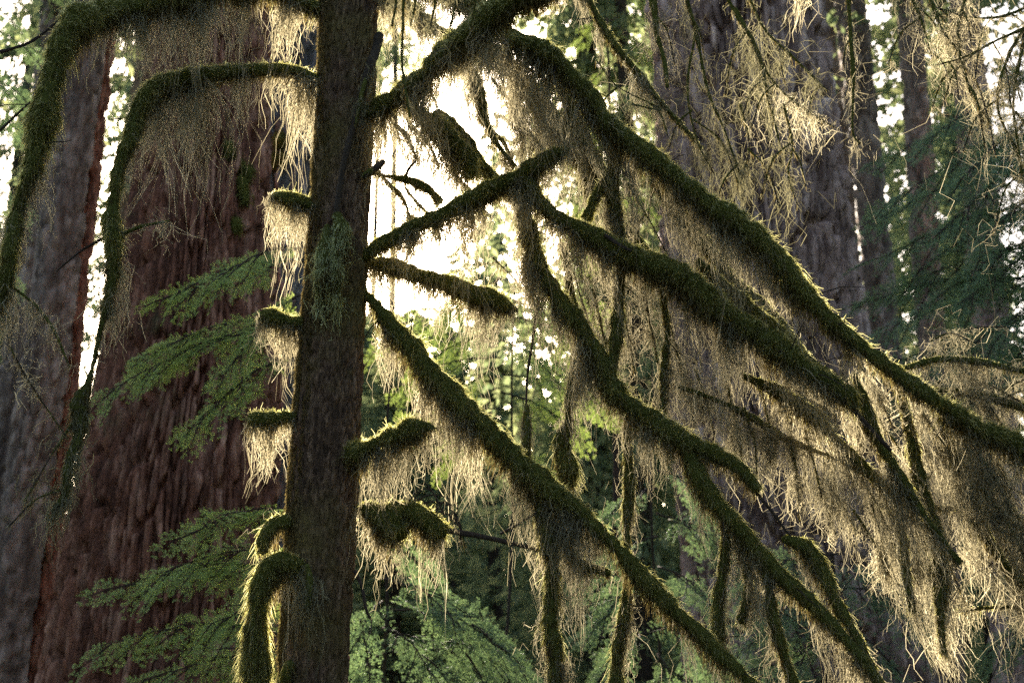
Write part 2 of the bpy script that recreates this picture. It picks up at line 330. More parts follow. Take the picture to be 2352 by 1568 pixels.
def drape(mb, roots, length, spread, per, mat, K=8, wid=0.0013, lean=(0.0, 0.0), kink=0.004):
    """tufts of hanging strands: each tuft follows a wandering guide and narrows to a tip"""
    C = len(roots)
    if C == 0: return
    t = np.linspace(0, 1, K)
    g = np.zeros((C, K, 3)); g[..., 2] = -length[:, None] * t
    wob = np.cumsum(rng.normal(size=(C, K, 3)) * [1, 1, 0.2], 1) * 0.13 * length[:, None, None] / math.sqrt(K)
    wob -= wob[:, :1]; g += wob
    g[..., 0] += lean[0] * length[:, None] * t; g[..., 1] += lean[1] * length[:, None] * t
    cnt = rng.poisson(per * np.clip(length / 0.12, 0.35, 1.6)) + 1; ci = np.repeat(np.arange(C), cnt); n = len(ci)
    fr = 0.2 + 0.8 * rng.random(n) ** 1.1                       # how far down the strand reaches
    off = rng.normal(size=(n, 3)) * [1, 1, 0.35] * spread[ci][:, None]
    tt = fr[:, None] * t[None]; idx = tt * (K - 1); lo = np.minimum(idx.astype(int), K - 2); fq = (idx - lo)[..., None]
    G = g[ci]; rows = np.arange(n)[:, None]
    P = G[rows, lo] * (1 - fq) + G[rows, lo + 1] * fq
    P = roots[ci][:, None] + P + off[:, None] * ((1 - 0.75 * tt) ** 1.1)[..., None]
    kn = np.cumsum(rng.normal(size=(n, K, 3)), 1) * (kink * np.exp(0.6 * rng.normal(size=n)))[:, None, None]; kn -= kn[:, :1]; P = P + kn
    ribbons(mb, P, wid * (0.55 + 0.9 * rng.random(n)), mat)
    m = int(n * 0.40)                                             # curled side hairs give the tufts their lacy outline
    q = rng.integers(0, n, m); kk = rng.integers(2, K, m); b = P[q, kk]
    d = unit(rng.normal(size=(m, 3)) * [1, 1, 0.8] + GRAV * 0.5); l = (0.008 + 0.022 * rng.random(m))[:, None]
    Q = np.stack([b, b + d * l * 0.5 + rng.normal(size=(m, 3)) * 0.003, b + d * l + GRAV * l * 0.5], 1)
    ribbons(mb, Q, wid * 0.8 * np.ones(m), mat)

BR = 0
def branch(pts, moss=1.0, wood=0.36, mat='beard', dens=1.0, parent=None, Yb=Y0, name='branch', fz=1.0, wid=0.0016, lean=(0.0, 0.0), topmat='moss', wmat='wood', kink=0.004):
    """pts: (x, y, nearer/farther than the trunk, thickness incl. moss, length of the hanging moss), the lengths in photograph pixels"""
    global BR; BR += 1; parent = mossy if parent is None else parent
    rows = []
    for (x, y, dy, wd, dr) in pts:
        p = at(x, y, Yb + dy); s = mpp(x, y, Yb + dy); rows.append([*p, wd * s * (.44 if moss else .5), dr * s])
    Q, u = spline(rows, 0.014); P, R, D = Q[:, :3], np.maximum(Q[:, 3], 0.003), np.maximum(Q[:, 4], 0)
    jit = np.stack([(n1(u * 9, BR + c) - 0.5) * 0.6 + (n1(u * 3.5, BR + c + 5) - 0.5) * 1.3 for c in range(3)], 1) * np.clip(0.75 * R, 0.004, 0.03)[:, None]; P = P + jit * np.minimum(1, u / 0.1)[:, None]
    wb = Mesh(); tube(wb, P, np.clip(R * (wood if moss else 1.0), 0.003, 1) * (0.9 + 0.25 * n1(u * 25, BR)), 7, 0, 0.12, BR)
    if moss and R.mean() > .018 and u[-1] > .25:                   # dead side twigs that stick out of the moss
        for q in range(int(u[-1] * 3.2)):
            k = rng.integers(4, len(P) - 2); d = unit(rng.normal(size=3) * [1, .8, .7] + [.3, 0, -.25]); l = R[k] + rng.uniform(.04, .17); t_ = np.linspace(0, 1, 6)[:, None]
            tube(wb, P[k] + d * l * t_ + np.cumsum(rng.normal(size=(6, 3)), 0) * .05 * l * t_, np.linspace(.0035, .0014, 6), 5)
    b = link(name, wb.mesh(name, [wmat], True), parent)
    if moss:
        T, N, B = frames(P)
        lump = (0.40 + 0.62 * n1(u * 6, BR + 20) + 0.30 * n1(u * 19, BR + 21) + 0.35 * n1(u * 45, BR + 22))[:, None] * np.ones((len(u), 1)); sg = 12; a = np.arange(sg) * 2 * math.pi / sg
        r = R[:, None] * lump * (0.86 + 0.10 * np.cos(a)[None]) * (0.85 + 0.3 * vnoise(a[None] * 1.6 + 0 * R[:, None], u[:, None] * 45 + 0 * a[None], 0, BR))
        mb = Mesh(); S3 = tube(mb, P, r * 0.9, sg, 0)
        n = int(u[-1] * 3600 * fz * np.mean(np.clip(R / 0.03, 0.35, 2.2)))
        pw = R * np.clip(lump[:, 0] - .45, .08, 1); i = rng.choice(len(P), n, p=pw / pw.sum()); j = rng.integers(0, sg, n); f = rng.random((n, 2))
        i2 = np.minimum(i + 1, len(P) - 1); j2 = (j + 1) % sg
        pos = (S3[i, j] * (1 - f[:, :1]) + S3[i2, j] * f[:, :1]) * (1 - f[:, 1:]) + (S3[i, j2] * (1 - f[:, :1]) + S3[i2, j2] * f[:, :1]) * f[:, 1:]
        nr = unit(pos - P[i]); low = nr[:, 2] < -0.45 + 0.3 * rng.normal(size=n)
        ln = (0.006 + 0.013 * rng.random(n) ** 1.5) * np.clip(R[i] / 0.035, 0.55, 1.35) * (1 + 0.5 * low)
        fl = 0.12 + 0.95 * np.abs(T[i, 2]) ** 2; ln = ln * (1 + 0.6 * np.abs(T[i, 2]) ** 2)
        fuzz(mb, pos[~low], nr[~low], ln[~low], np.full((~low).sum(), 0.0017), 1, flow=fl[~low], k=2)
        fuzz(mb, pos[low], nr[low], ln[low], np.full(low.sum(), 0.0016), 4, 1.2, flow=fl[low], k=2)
        if topmat == 'moss' and n > 60:                           # longer tips, coloured pale for the sunlit rim, stand out of the sleeve
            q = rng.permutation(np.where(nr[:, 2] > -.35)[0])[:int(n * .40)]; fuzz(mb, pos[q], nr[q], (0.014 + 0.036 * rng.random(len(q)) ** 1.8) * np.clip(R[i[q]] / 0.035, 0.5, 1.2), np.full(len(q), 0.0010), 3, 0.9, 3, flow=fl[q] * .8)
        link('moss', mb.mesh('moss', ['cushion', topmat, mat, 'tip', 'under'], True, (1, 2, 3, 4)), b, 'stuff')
        hb = Mesh()
        # fringe right under the branch, then tufts of very different length
        i = rng.choice(len(P), int(u[-1] * 55 * dens), p=(R + 1e-4) / (R + 1e-4).sum()); ln = (0.02 + 0.05 * rng.random(len(i))) * np.clip(D[i] / 0.12, 0.25, 1.2)
        und = lambda i: P[i] - N[i] * (R[i] * 0.55)[:, None] + B[i] * ((rng.random(len(i)) - 0.5) * R[i] * 1.1)[:, None]
        drape(hb, und(i), ln, np.full(len(i), 0.012), 3.6, 0, 4, wid, lean, kink)
        keep = n1(u * 7, BR + 40) * 0.45 + n1(u * 23, BR + 50) * 0.55
        pr = np.clip(keep - 0.40, 0.012, 1) ** 1.4 * (D > 0.01)
        if pr.sum() > 0:
            i = rng.choice(len(P), int(u[-1] * 50 * dens), p=pr / pr.sum())
            ln = D[i] * np.clip(0.12 + 1.7 * (keep[i] - 0.3) + 1.3 * rng.random(len(i)) ** 5, 0.12, 2.1)
            drape(hb, und(i), ln, 0.007 + 0.018 * rng.random(len(i)) * np.clip(ln / 0.15, 0.5, 1.3), 8.5, 0, 8, wid, lean, kink * 1.6)
        link('hanging_moss', hb.mesh('hanging_moss', [mat]), b, 'stuff')
    return b
def twig(pts, w0=9, w1=4, dy=0.0, drop=0, mat='beard', parent=None, Yb=Y0, dens=0.6):
    n = len(pts); q = [(p[0], p[1], p[2] if len(p) > 2 else dy, w0 + (w1 - w0) * k / (n - 1), drop) for k, p in enumerate(pts)]
    if not drop: return branch(q, 0, 1.0, parent=parent, Yb=Yb, name='twig', wmat='twig')
    return branch(q, 0.5, 0.5, mat, dens, parent, Yb, 'twig', 0.25, wmat='twig', topmat=mat, kink=.007)

# --- arches on the side of the reddish trunk
branch([(760, 45, 0, 40, 30), (690, 8, -.1, 52, 150), (600, -18, -.25, 60, 260), (480, -12, -.4, 66, 240), (340, 8, -.6, 74, 190), (230, 32, -.75, 78, 120), (155, 80, -.85, 80, 90), (118, 160, -.9, 76, 120), (92, 270, -.95, 66, 130), (68, 390, -1.0, 56, 120), (48, 480, -1.0, 48, 110), (26, 580, -1.05, 46, 110), (6, 670, -1.05, 42, 120), (-35, 790, -1.1, 36, 90)], dens=1.3)
branch([(770, 190, 0, 30, 10), (725, 178, -.05, 34, 190), (650, 163, -.1, 38, 130), (570, 158, -.2, 42, 160), (490, 164, -.3, 50, 330), (400, 188, -.4, 54, 250), (340, 222, -.5, 50, 190), (308, 275, -.55, 42, 110), (286, 345, -.6, 36, 70), (268, 420, -.62, 40, 60), (260, 490, -.64, 52, 70), (268, 545, -.65, 50, 120), (262, 640, -.66, 38, 120), (244, 715, -.67, 24, 70), (232, 755, -.68, 14, 10), (216, 830, -.69, 9, 0)], dens=1.25)
branch([(216, 830, -.69, 8, 0), (200, 880, -.7, 22, 60), (178, 930, -.7, 52, 90), (182, 1000, -.7, 46, 90), (160, 1060, -.72, 32, 70), (148, 1130, -.72, 26, 90), (120, 1170, -.74, 8, 50)], mat='pale', topmat='pale', dens=1.3)
twig([(280, 538, -.64), (330, 520, -.7), (388, 508, -.75)], 12, 6, 0, 70)
twig([(268, 532, -.64), (205, 565, -.6), (168, 590, -.6), (130, 622, -.6)], 8, 3)
twig([(168, 970, -.7), (120, 1040, -.75), (85, 1100, -.75), (55, 1150, -.78)], 7, 3, 0, 14, 'pale')
twig([(150, 1120, -.72), (80, 1150, -.75), (20, 1210, -.8)], 6, 3, 0, 30, 'pale')
twig([(30, 660, -1.05), (90, 710, -1.0), (130, 770, -1.0), (160, 840, -1.0)], 12, 5, 0, 110)
twig([(0, 120, -.5), (70, 95, -.5), (130, 50, -.5), (180, 0, -.5)], 8, 5)
twig([(0, 300, -.5), (40, 262, -.5), (70, 235, -.6)], 7, 4)
twig([(20, 790, -.8), (70, 880, -.8), (150, 1000, -.75)], 5, 3, 0, 18)
# --- stubs on the sunless edge of the trunk
branch([(740, 478, -.03, 30, 10), (690, 474, -.05, 46, 200), (645, 466, -.07, 44, 280), (626, 452, -.07, 16, 160)], dens=3.2)
branch([(720, 742, -.03, 34, 10), (665, 736, -.05, 46, 110), (618, 722, -.07, 50, 130), (606, 716, -.07, 34, 110)], dens=2.8)
branch([(690, 952, -.03, 18, 10), (640, 962, -.06, 44, 90), (582, 968, -.08, 58, 150), (560, 966, -.08, 46, 60)], dens=2.2)
branch([(675, 1205, -.05, 30, 10), (640, 1200, -.1, 46, 20), (612, 1232, -.12, 44, 20), (606, 1265, -.12, 36, 20)], dens=0.8)
branch([(700, 1320, -.16, 34, 120), (668, 1296, -.18, 62, 140), (630, 1300, -.2, 76, 60), (598, 1345, -.22, 78, 30), (588, 1420, -.22, 76, 40), (594, 1500, -.22, 78, 40), (610, 1600, -.22, 60, 40)], dens=1.2, fz=1.4)
branch([(705, 1296, -.24, 20, 160), (712, 1340, -.24, 28, 150), (706, 1400, -.24, 18, 90)], mat='pale', topmat='pale', dens=1.0, fz=.6)
branch([(668, 1520, -.14, 40, 20), (655, 1568, -.14, 44, 20), (650, 1620, -.14, 44, 20)], dens=0.8)
# --- dead twig with a pale beard hanging in front of the trunk
branch([(872, 80, -.1, 20, 0), (842, 175, -.17, 20, 0), (818, 265, -.19, 18, 0), (798, 340, -.2, 16, 0), (782, 430, -.2, 14, 0), (772, 510, -.2, 16, 0)], 0, 1.0, name='twig')
branch([(862, 110, -.13, 10, 40), (845, 180, -.18, 16, 90), (828, 240, -.2, 14, 80), (816, 290, -.2, 8, 50)], 0.6, 0.4, 'pale', 0.9, fz=0.4, topmat='pale')
branch([(774, 492, -.2, 30, 10), (780, 530, -.23, 54, 40), (778, 575, -.24, 60, 60), (774, 625, -.24, 44, 90), (776, 690, -.22, 14, 60)], mat='usnea', topmat='usnea', dens=1.0, fz=1.5, kink=.006)
branch([(752, 520, -.2, 30, 20), (744, 570, -.23, 44, 40), (738, 620, -.23, 48, 60), (732, 670, -.22, 36, 80), (728, 720, -.2, 14, 50)], mat='usnea', topmat='usnea', dens=1.0, fz=1.5, kink=.006)
branch([(880, 372, -.1, 20, 20), (862, 388, -.14, 26, 20), (835, 405, -.12, 20, 10)], 0.4, 0.8, dens=0.3, fz=0.2)
# --- branches towards the broad furrowed trunk
branch([(800, 290, 0, 70, 10), (860, 256, -.08, 78, 160), (930, 218, -.15, 74, 190), (1000, 165, -.3, 80, 140), (1060, 108, -.45, 88, 140), (1120, 50, -.6, 96, 150), (1190, 10, -.7, 96, 120), (1280, -30, -.8, 90, 100)], dens=1.2)
branch([(850, 0, .1, 44, 60), (930, 20, .2, 52, 120), (1010, 75, .3, 52, 120), (1110, 110, .35, 54, 140), (1180, 170, .4, 60, 140), (1240, 240, .4, 56, 140), (1290, 295, .4, 50, 130), (1335, 370, .4, 46, 120), (1365, 450, .4, 34, 90)], dens=1.2)
branch([(850, -60, 0, 50, 100), (1000, -20, -.15, 56, 160), (1130, 40, -.25, 58, 220), (1240, 125, -.3, 60, 240), (1320, 205, -.3, 58, 240), (1400, 300, -.3, 60, 200), (1480, 362, -.3, 66, 190), (1570, 425, -.32, 68, 180), (1650, 490, -.34, 74, 180), (1740, 558, -.36, 78, 170), (1810, 630, -.38, 66, 170), (1880, 705, -.4, 52, 170), (1970, 790, -.42, 46, 150), (2060, 855, -.45, 42, 140), (2150, 925, -.5, 40, 160)], dens=1.3, lean=(0.08, 0))
branch([(930, 235, .0, 34, 40), (985, 280, .05, 50, 90), (1035, 320, .05, 56, 120), (1070, 365, .05, 56, 130), (1084, 405, .05, 40, 90)], dens=1.3)
branch([(1000, 260, .15, 40, 60), (1055, 315, .2, 46, 80), (1100, 378, .2, 48, 90), (1150, 430, .2, 44, 90), (1200, 470, .2, 30, 60)], dens=1.0)
branch([(855, 400, .1, 14, 20), (930, 412, .1, 20, 70), (985, 435, .1, 30, 90), (1012, 462, .1, 30, 60)], dens=0.8)
twig([(930, 408, .1), (940, 385, .1), (955, 370, .1)], 8, 4)
for (x, y, l, dd) in ((905, 285, 150, .22), (955, 300, 130, .3), (1000, 330, 120, .12), (1130, 300, 150, .35), (1160, 220, 170, .3), (1060, 420, 90, .28), (890, 420, 100, .25), (960, 470, 80, .3), (1210, 300, 160, .3)):
    branch([(x - 30, y - 40, dd, 8, l * .4), (x, y, dd, 12, l), (x + 30, y + 30, dd, 12, l), (x + 52, y + 80, dd, 6, l * .6)], 0.6, 0.4, 'beard', 1.1, name='twig', fz=.5, kink=.006)
branch([(815, 605, 0, 46, 10), (860, 578, -.05, 46, 40), (920, 546, -.08, 46, 110), (1000, 510, -.12, 50, 160), (1080, 468, -.16, 52, 200), (1160, 425, -.2, 56, 230), (1230, 385, -.24, 58, 200), (1300, 346, -.28, 22, 40)], dens=1.5)
branch([(1205, 410, -.22, 50, 100), (1240, 460, -.22, 62, 150), (1300, 505, -.22, 60, 160), (1380, 548, -.24, 62, 160), (1450, 582, -.26, 74, 190), (1530, 625, -.28, 80, 200), (1620, 690, -.3, 78, 200), (1720, 752, -.32, 76, 190), (1800, 800, -.34, 78, 190), (1870, 855, -.36, 66, 170), (1930, 905, -.38, 54, 160), (1955, 935, -.38, 30, 60)], dens=1.35, lean=(0.05, 0))
twig([(1945, 920, -.38), (1990, 975, -.38), (2045, 1035, -.38)], 14, 7)
twig([(1390, 540, -.3), (1420, 560, -.32), (1450, 575, -.33)], 10, 6)
branch([(830, 600, .02, 30, 40), (900, 618, .06, 40, 120), (960, 640, .08, 48, 160), (1040, 662, .1, 52, 190), (1110, 682, .1, 56, 220), (1150, 700, .1, 54, 150), (1172, 706, .1, 36, 60), (1190, 712, .1, 8, 10)], dens=1.5)
branch([(815, 665, 0, 36, 10), (865, 695, -.04, 44, 90), (910, 750, -.07, 54, 150), (965, 820, -.1, 58, 170), (1020, 890, -.13, 60, 160), (1085, 965, -.16, 62, 170), (1150, 1040, -.18, 66, 170), (1220, 1110, -.2, 76, 170), (1290, 1148, -.22, 64, 170), (1360, 1200, -.24, 60, 170), (1440, 1282, -.26, 58, 150), (1520, 1370, -.28, 54, 140), (1600, 1450, -.3, 50, 130), (1680, 1530, -.32, 46, 120), (1750, 1600, -.34, 40, 100)], dens=1.35)
branch([(1228, 1120, -.2, 40, 60), (1250, 1200, -.2, 46, 130), (1264, 1300, -.2, 50, 140), (1268, 1420, -.2, 46, 120), (1276, 1500, -.2, 40, 120), (1284, 1610, -.2, 36, 60)], dens=1.2)
branch([(1250, 1180, -.18, 30, 80), (1300, 1262, -.16, 44, 120), (1345, 1300, -.15, 34, 100), (1400, 1318, -.14, 16, 60)], dens=1.2)
branch([(1440, 960, -.05, 20, 50), (1444, 1080, -.05, 26, 80), (1440, 1200, -.05, 28, 80), (1446, 1300, -.05, 26, 90), (1440, 1400, -.05, 34, 90), (1428, 1500, -.05, 46, 70), (1424, 1600, -.05, 46, 50)], dens=1.2)
branch([(1195, 480, -.1, 40, 80), (1215, 555, -.1, 52, 150), (1260, 650, -.12, 56, 160), (1320, 740, -.14, 56, 160), (1380, 832, -.16, 58, 160), (1430, 915, -.18, 62, 170), (1500, 975, -.2, 62, 170), (1570, 1020, -.22, 64, 160), (1640, 1045, -.24, 56, 140), (1690, 1078, -.26, 50, 110), (1735, 1128, -.28, 28, 50)], dens=1.35)
twig([(1720, 1110, -.28), (1770, 1170, -.28), (1815, 1232, -.28)], 9, 6)
branch([(1800, 1236, -.28, 30, 50), (1850, 1258, -.29, 50, 90), (1890, 1310, -.3, 46, 110), (1925, 1380, -.31, 40, 100), (1960, 1455, -.32, 32, 80), (2000, 1540, -.33, 24, 60)], dens=1.2)
branch([(1570, 1020, -.22, 40, 60), (1600, 1105, -.24, 52, 140), (1650, 1175, -.26, 50, 130), (1720, 1250, -.28, 48, 130), (1790, 1322, -.3, 48, 130), (1870, 1392, -.32, 46, 130), (1940, 1465, -.34, 38, 120), (2010, 1555, -.36, 28, 90), (2040, 1610, -.36, 22, 50)], dens=1.25)
branch([(1755, 1290, -.29, 22, 60), (1772, 1380, -.28, 32, 90), (1795, 1470, -.27, 32, 90), (1825, 1570, -.26, 28, 60)], dens=1.0)
branch([(1665, 1200, -.26, 22, 60), (1660, 1300, -.24, 34, 100), (1648, 1400, -.22, 38, 100), (1640, 1490, -.2, 30, 70)], dens=1.1)
branch([(1690, 1240, -.22, 20, 60), (1720, 1340, -.2, 26, 90), (1700, 1430, -.18, 22, 60)], dens=0.9)
branch([(1270, 150, .2, 26, 80), (1335, 290, .2, 34, 110), (1380, 410, .2, 36, 120), (1430, 510, .2, 34, 130), (1500, 600, .2, 26, 100)], dens=0.9)
branch([(1500, 420, .25, 24, 90), (1580, 520, .25, 34, 130), (1665, 615, .25, 36, 140), (1760, 715, .25, 32, 140), (1850, 820, .25, 22, 90)], dens=0.9)
branch([(1330, -60, .3, 24, 60), (1385, 60, .3, 26, 110), (1450, 160, .3, 24, 120), (1530, 250, .3, 18, 100), (1610, 340, .3, 12, 60)], dens=0.8)
branch([(1040, 90, .25, 26, 80), (1090, 200, .25, 32, 110), (1120, 290, .25, 26, 100), (1180, 380, .25, 16, 70)], dens=0.9)
# --- hanging ropes between the long branches
branch([(1408, 270, -.2, 26, 60), (1418, 360, -.2, 36, 110), (1412, 450, -.2, 36, 110), (1424, 550, -.18, 30, 120), (1418, 650, -.16, 34, 120), (1412, 760, -.16, 34, 120), (1402, 850, -.16, 22, 60)], dens=1.3)
branch([(1345, 505, -.15, 26, 60), (1378, 440, -.18, 34, 60), (1410, 380, -.2, 26, 40)], dens=0.8)
branch([(1290, 560, .1, 22, 60), (1310, 650, .1, 28, 80), (1326, 760, .1, 30, 90), (1318, 850, .1, 36, 90), (1306, 930, .1, 26, 100), (1310, 1000, .1, 16, 60)], dens=1.1)
branch([(1310, 960, .15, 24, 40), (1292, 1010, .15, 44, 40), (1296, 1070, .15, 60, 60), (1300, 1110, .15, 40, 50)], dens=1.0)
branch([(1210, 930, .05, 12, 40), (1206, 980, .05, 30, 70), (1208, 1030, .05, 30, 60), (1214, 1060, .05, 14, 30)], mat='pale', topmat='pale', dens=1.2)
twig([(1238, 690, .05), (1225, 780, .05), (1212, 860, .05), (1208, 935, .05)], 7, 5)
twig([(1130, 590, .2), (1180, 640, .2), (1230, 700, .2)], 8, 5, 0, 50)
branch([(1520, 640, -.1, 20, 80), (1530, 760, -.1, 26, 130), (1524, 860, -.1, 26, 130), (1520, 940, -.1, 18, 90)], dens=1.3)
branch([(1600, 600, -.1, 28, 90), (1660, 660, -.12, 42, 150), (1740, 730, -.14, 44, 170), (1820, 800, -.16, 44, 180), (1890, 860, -.18, 40, 170), (1960, 930, -.2, 36, 150)], dens=1.3)
branch([(1700, 860, -.1, 22, 90), (1780, 900, -.1, 36, 120), (1850, 945, -.1, 44, 130), (1920, 1010, -.1, 40, 130), (1990, 1080, -.1, 34, 130), (2040, 1140, -.1, 24, 90)], dens=0.7)
branch([(1560, 890, .0, 14, 60), (1640, 920, .0, 18, 90), (1720, 960, .0, 22, 110), (1800, 1010, .0, 20, 110), (1880, 1040, .0, 16, 90), (1950, 1055, .0, 10, 60)], dens=0.6, fz=0.5)
for q in range(16):      # fine hanging twigs among the drapery
    x = 1330 + 45 * q + rng.uniform(-25, 25); y = 560 + 30 * q + rng.uniform(-120, 160); l = rng.uniform(140, 260); dy = rng.uniform(-.1, .3)
    twig([(x, y, dy), (x + 25, y + l * .5, dy), (x + 50 + rng.uniform(-20, 30), y + l, dy)], 8, 4, 0, rng.uniform(50, 110), dens=1.0)
# --- low stubs beside the trunk
branch([(800, 1040, -.02, 40, 80), (830, 1046, -.1, 74, 200), (880, 1026, -.15, 68, 170), (930, 1008, -.18, 76, 150), (962, 996, -.2, 74, 130), (984, 992, -.2, 44, 80), (1000, 984, -.2, 8, 10)], dens=1.6, fz=1.4)
branch([(815, 1165, -.03, 20, 30), (858, 1172, -.1, 50, 120), (900, 1195, -.13, 80, 150), (926, 1218, -.14, 70, 120)], dens=1.5, fz=1.3)
branch([(900, 1150, -.1, 24, 50), (940, 1178, -.12, 64, 140), (975, 1202, -.13, 74, 220), (1004, 1224, -.14, 52, 230)], dens=1.6, fz=1.2)
twig([(1000, 1216, -.14), (1060, 1222, -.14), (1130, 1236, -.15), (1240, 1262, -.16)], 16, 9)
twig([(1060, 1222, -.14), (1064, 1240, -.14), (1068, 1255, -.14)], 6, 4, 0, 50)
twig([(815, 1310, -.05), (832, 1350, -.07), (840, 1395, -.08), (850, 1420, -.08)], 9, 6)
for q in range(9):
    a = rng.uniform(0, 1); x = 935 + 70 * a; y = 1155 + 50 * a; l = rng.uniform(40, 110)
    twig([(x, y, -.13), (x + l * .5, y - rng.uniform(0, 45), -.12), (x + l, y - rng.uniform(-30, 20), -.12), (x + l * .95, y + rng.uniform(10, 60), -.12)], 4, 2)
twig([(1150, 1225, -.15), (1210, 1190, -.2), (1290, 1140, -.24)], 7, 4)
# --- moss and lichen on the trunk itself: thick on the edge turned from the camera's right
ang, zz = GM
mb = Mesh(); fz_ = np.where((zz > 1.4) & (zz < 5.6))[0]
n = 52000; ri = rng.choice(fz_, n); aa = np.clip(rng.normal(math.pi * 1.08, 0.62, n), math.pi * 0.97, math.pi * 1.95)
ji = np.clip(np.searchsorted(ang, aa), 0, len(ang) - 1); pos = VM[ri, ji]; nr = np.stack([np.cos(ang[ji]), np.sin(ang[ji]), 0 * aa], 1)
ok = (vnoise(aa * 6, zz[ri] * 5, 0, 77) + 0.5 * np.clip((math.pi * 1.25 - aa) / 0.6, -1, 1)) > 0.42; pos, nr = pos[ok], nr[ok]
fuzz(mb, pos, nr, 0.005 + 0.014 * rng.random(len(pos)) ** 1.5, np.full(len(pos), 0.0014), 0, 1.5, 2, flow=.6)
link('moss', mb.mesh('moss', ['under']), mossy, 'stuff')
# thin twigs with pale lichen near the top, close to the camera (out of focus)
twig([(930, -40, -1.6), (925, 60, -1.6), (922, 150, -1.6), (940, 270, -1.62)], 8, 7, 0, 30, 'pale')
for q in range(5):
    x = 890 + 45 * q
    twig([(x, -60, -1.3), (x + 20, 0, -1.3), (x + 10, 60, -1.3)], 10, 5, 0, 70, 'pale')

# ------------------------------------------------------------------ a lichen-hung tree beyond the right edge of the view
ltx = at(2600, 800, 6.6)
lt = empty('lichen_hung_tree', (ltx[0], 6.6, 0), 'tree beyond the edge whose thin twigs hang with pale lichen along the top', 'tree')
me = trunk_mesh([(-60, 2560, 2690), (800, 2530, 2680), (1640, 2500, 2670)], 6.6, 'bark_main', cells=(0.03, 0.1), depth=0.01, res=(0.02, 0.04), top=11, seed=61)[0]
link('trunk', me, lt)
for pts in ([(2620, -260, 0, 40, 20), (2300, -120, -.2, 34, 60), (1950, -60, -.3, 26, 90), (1700, -40, -.3, 20, 90), (1500, -30, -.3, 14, 60)],):
    branch(pts, parent=lt, Yb=6.4, dens=0.8)
def hung(pts, w=12, drop=120, mat='pale', dens=0.9, Yb=6.2, subs=4):
    n = len(pts); branch([(p[0], p[1], 0, w * (1 - .6 * k / (n - 1)), drop) for k, p in enumerate(pts)], 0.5, 0.5, mat, dens * .36, lt, Yb, 'twig', 0.12, topmat=mat, kink=0.009, wid=0.0012)
    for q in range((subs + 1) // 2):
        k = rng.uniform(0.15, 0.95) * (n - 1); i = int(k); f = k - i; x = pts[i][0] * (1 - f) + pts[i + 1][0] * f; y = pts[i][1] * (1 - f) + pts[i + 1][1] * f
        l = rng.uniform(60, 150); sx = rng.choice([-1, 1]) * rng.uniform(.3, .9)
        branch([(x, y, 0, 6, drop * .6), (x + sx * l * .5, y + l * .35, rng.uniform(-.08, .08), 5, drop * .7), (x + sx * l * .8, y + l, rng.uniform(-.15, .15), 3, drop * .4)], 0.4, 0.6, mat, dens * 0.28, lt, Yb, 'twig', 0.10, topmat=mat, kink=0.009, wid=0.0012)
hung([(1495, -60), (1510, 60), (1528, 140), (1535, 200)], 26, 90, 'beard', subs=2)
hung([(1560, -60), (1600, 80), (1625, 200), (1665, 300), (1700, 400)], 14, 110)
hung([(1640, -60), (1690, 30), (1740, 120), (1765, 230), (1790, 330)], 14, 130)
hung([(1700, -60), (1750, 60), (1830, 140), (1900, 210)], 11, 100, subs=4)
hung([(1690, 20), (1770, 180), (1860, 260), (1930, 300)], 9, 110, 'beard')
hung([(1600, 60), (1580, 200), (1600, 320), (1640, 400)], 8, 90)
hung([(1700, 240), (1720, 330), (1700, 420)], 10, 110, subs=3)
hung([(1800, 240), (1820, 330), (1810, 400), (1830, 470)], 9, 90, subs=4)
hung([(1945, -40), (1955, 80), (1962, 200), (1958, 300), (1975, 330)], 15, 50, 'beard', subs=2)
hung([(1450, 240), (1520, 250), (1420, 200), (1370, 140)], 7, 60, subs=3)
hung([(1480, 330), (1560, 400), (1650, 520), (1700, 600)], 8, 80, subs=5)
hung([(1440, 420), (1500, 520), (1540, 600)], 8, 110, 'beard', subs=3)
for pts in ([(2480, -60), (2330, 30), (2230, 40), (2130, 10)], [(2420, 40), (2300, 90), (2220, 130), (2150, 150)], [(2420, -40), (2320, 120), (2290, 240), (2340, 360)], [(2240, -60), (2200, 60), (2220, 180), (2260, 280)],
            [(2120, -60), (2160, 60), (2200, 120), (2230, 220)], [(2360, 60), (2330, 220), (2340, 340), (2360, 470)], [(2060, -60), (2110, 30), (2140, 130)]):
    hung(pts, 12, 100, 'beard', 0.8, 5.6, subs=7)
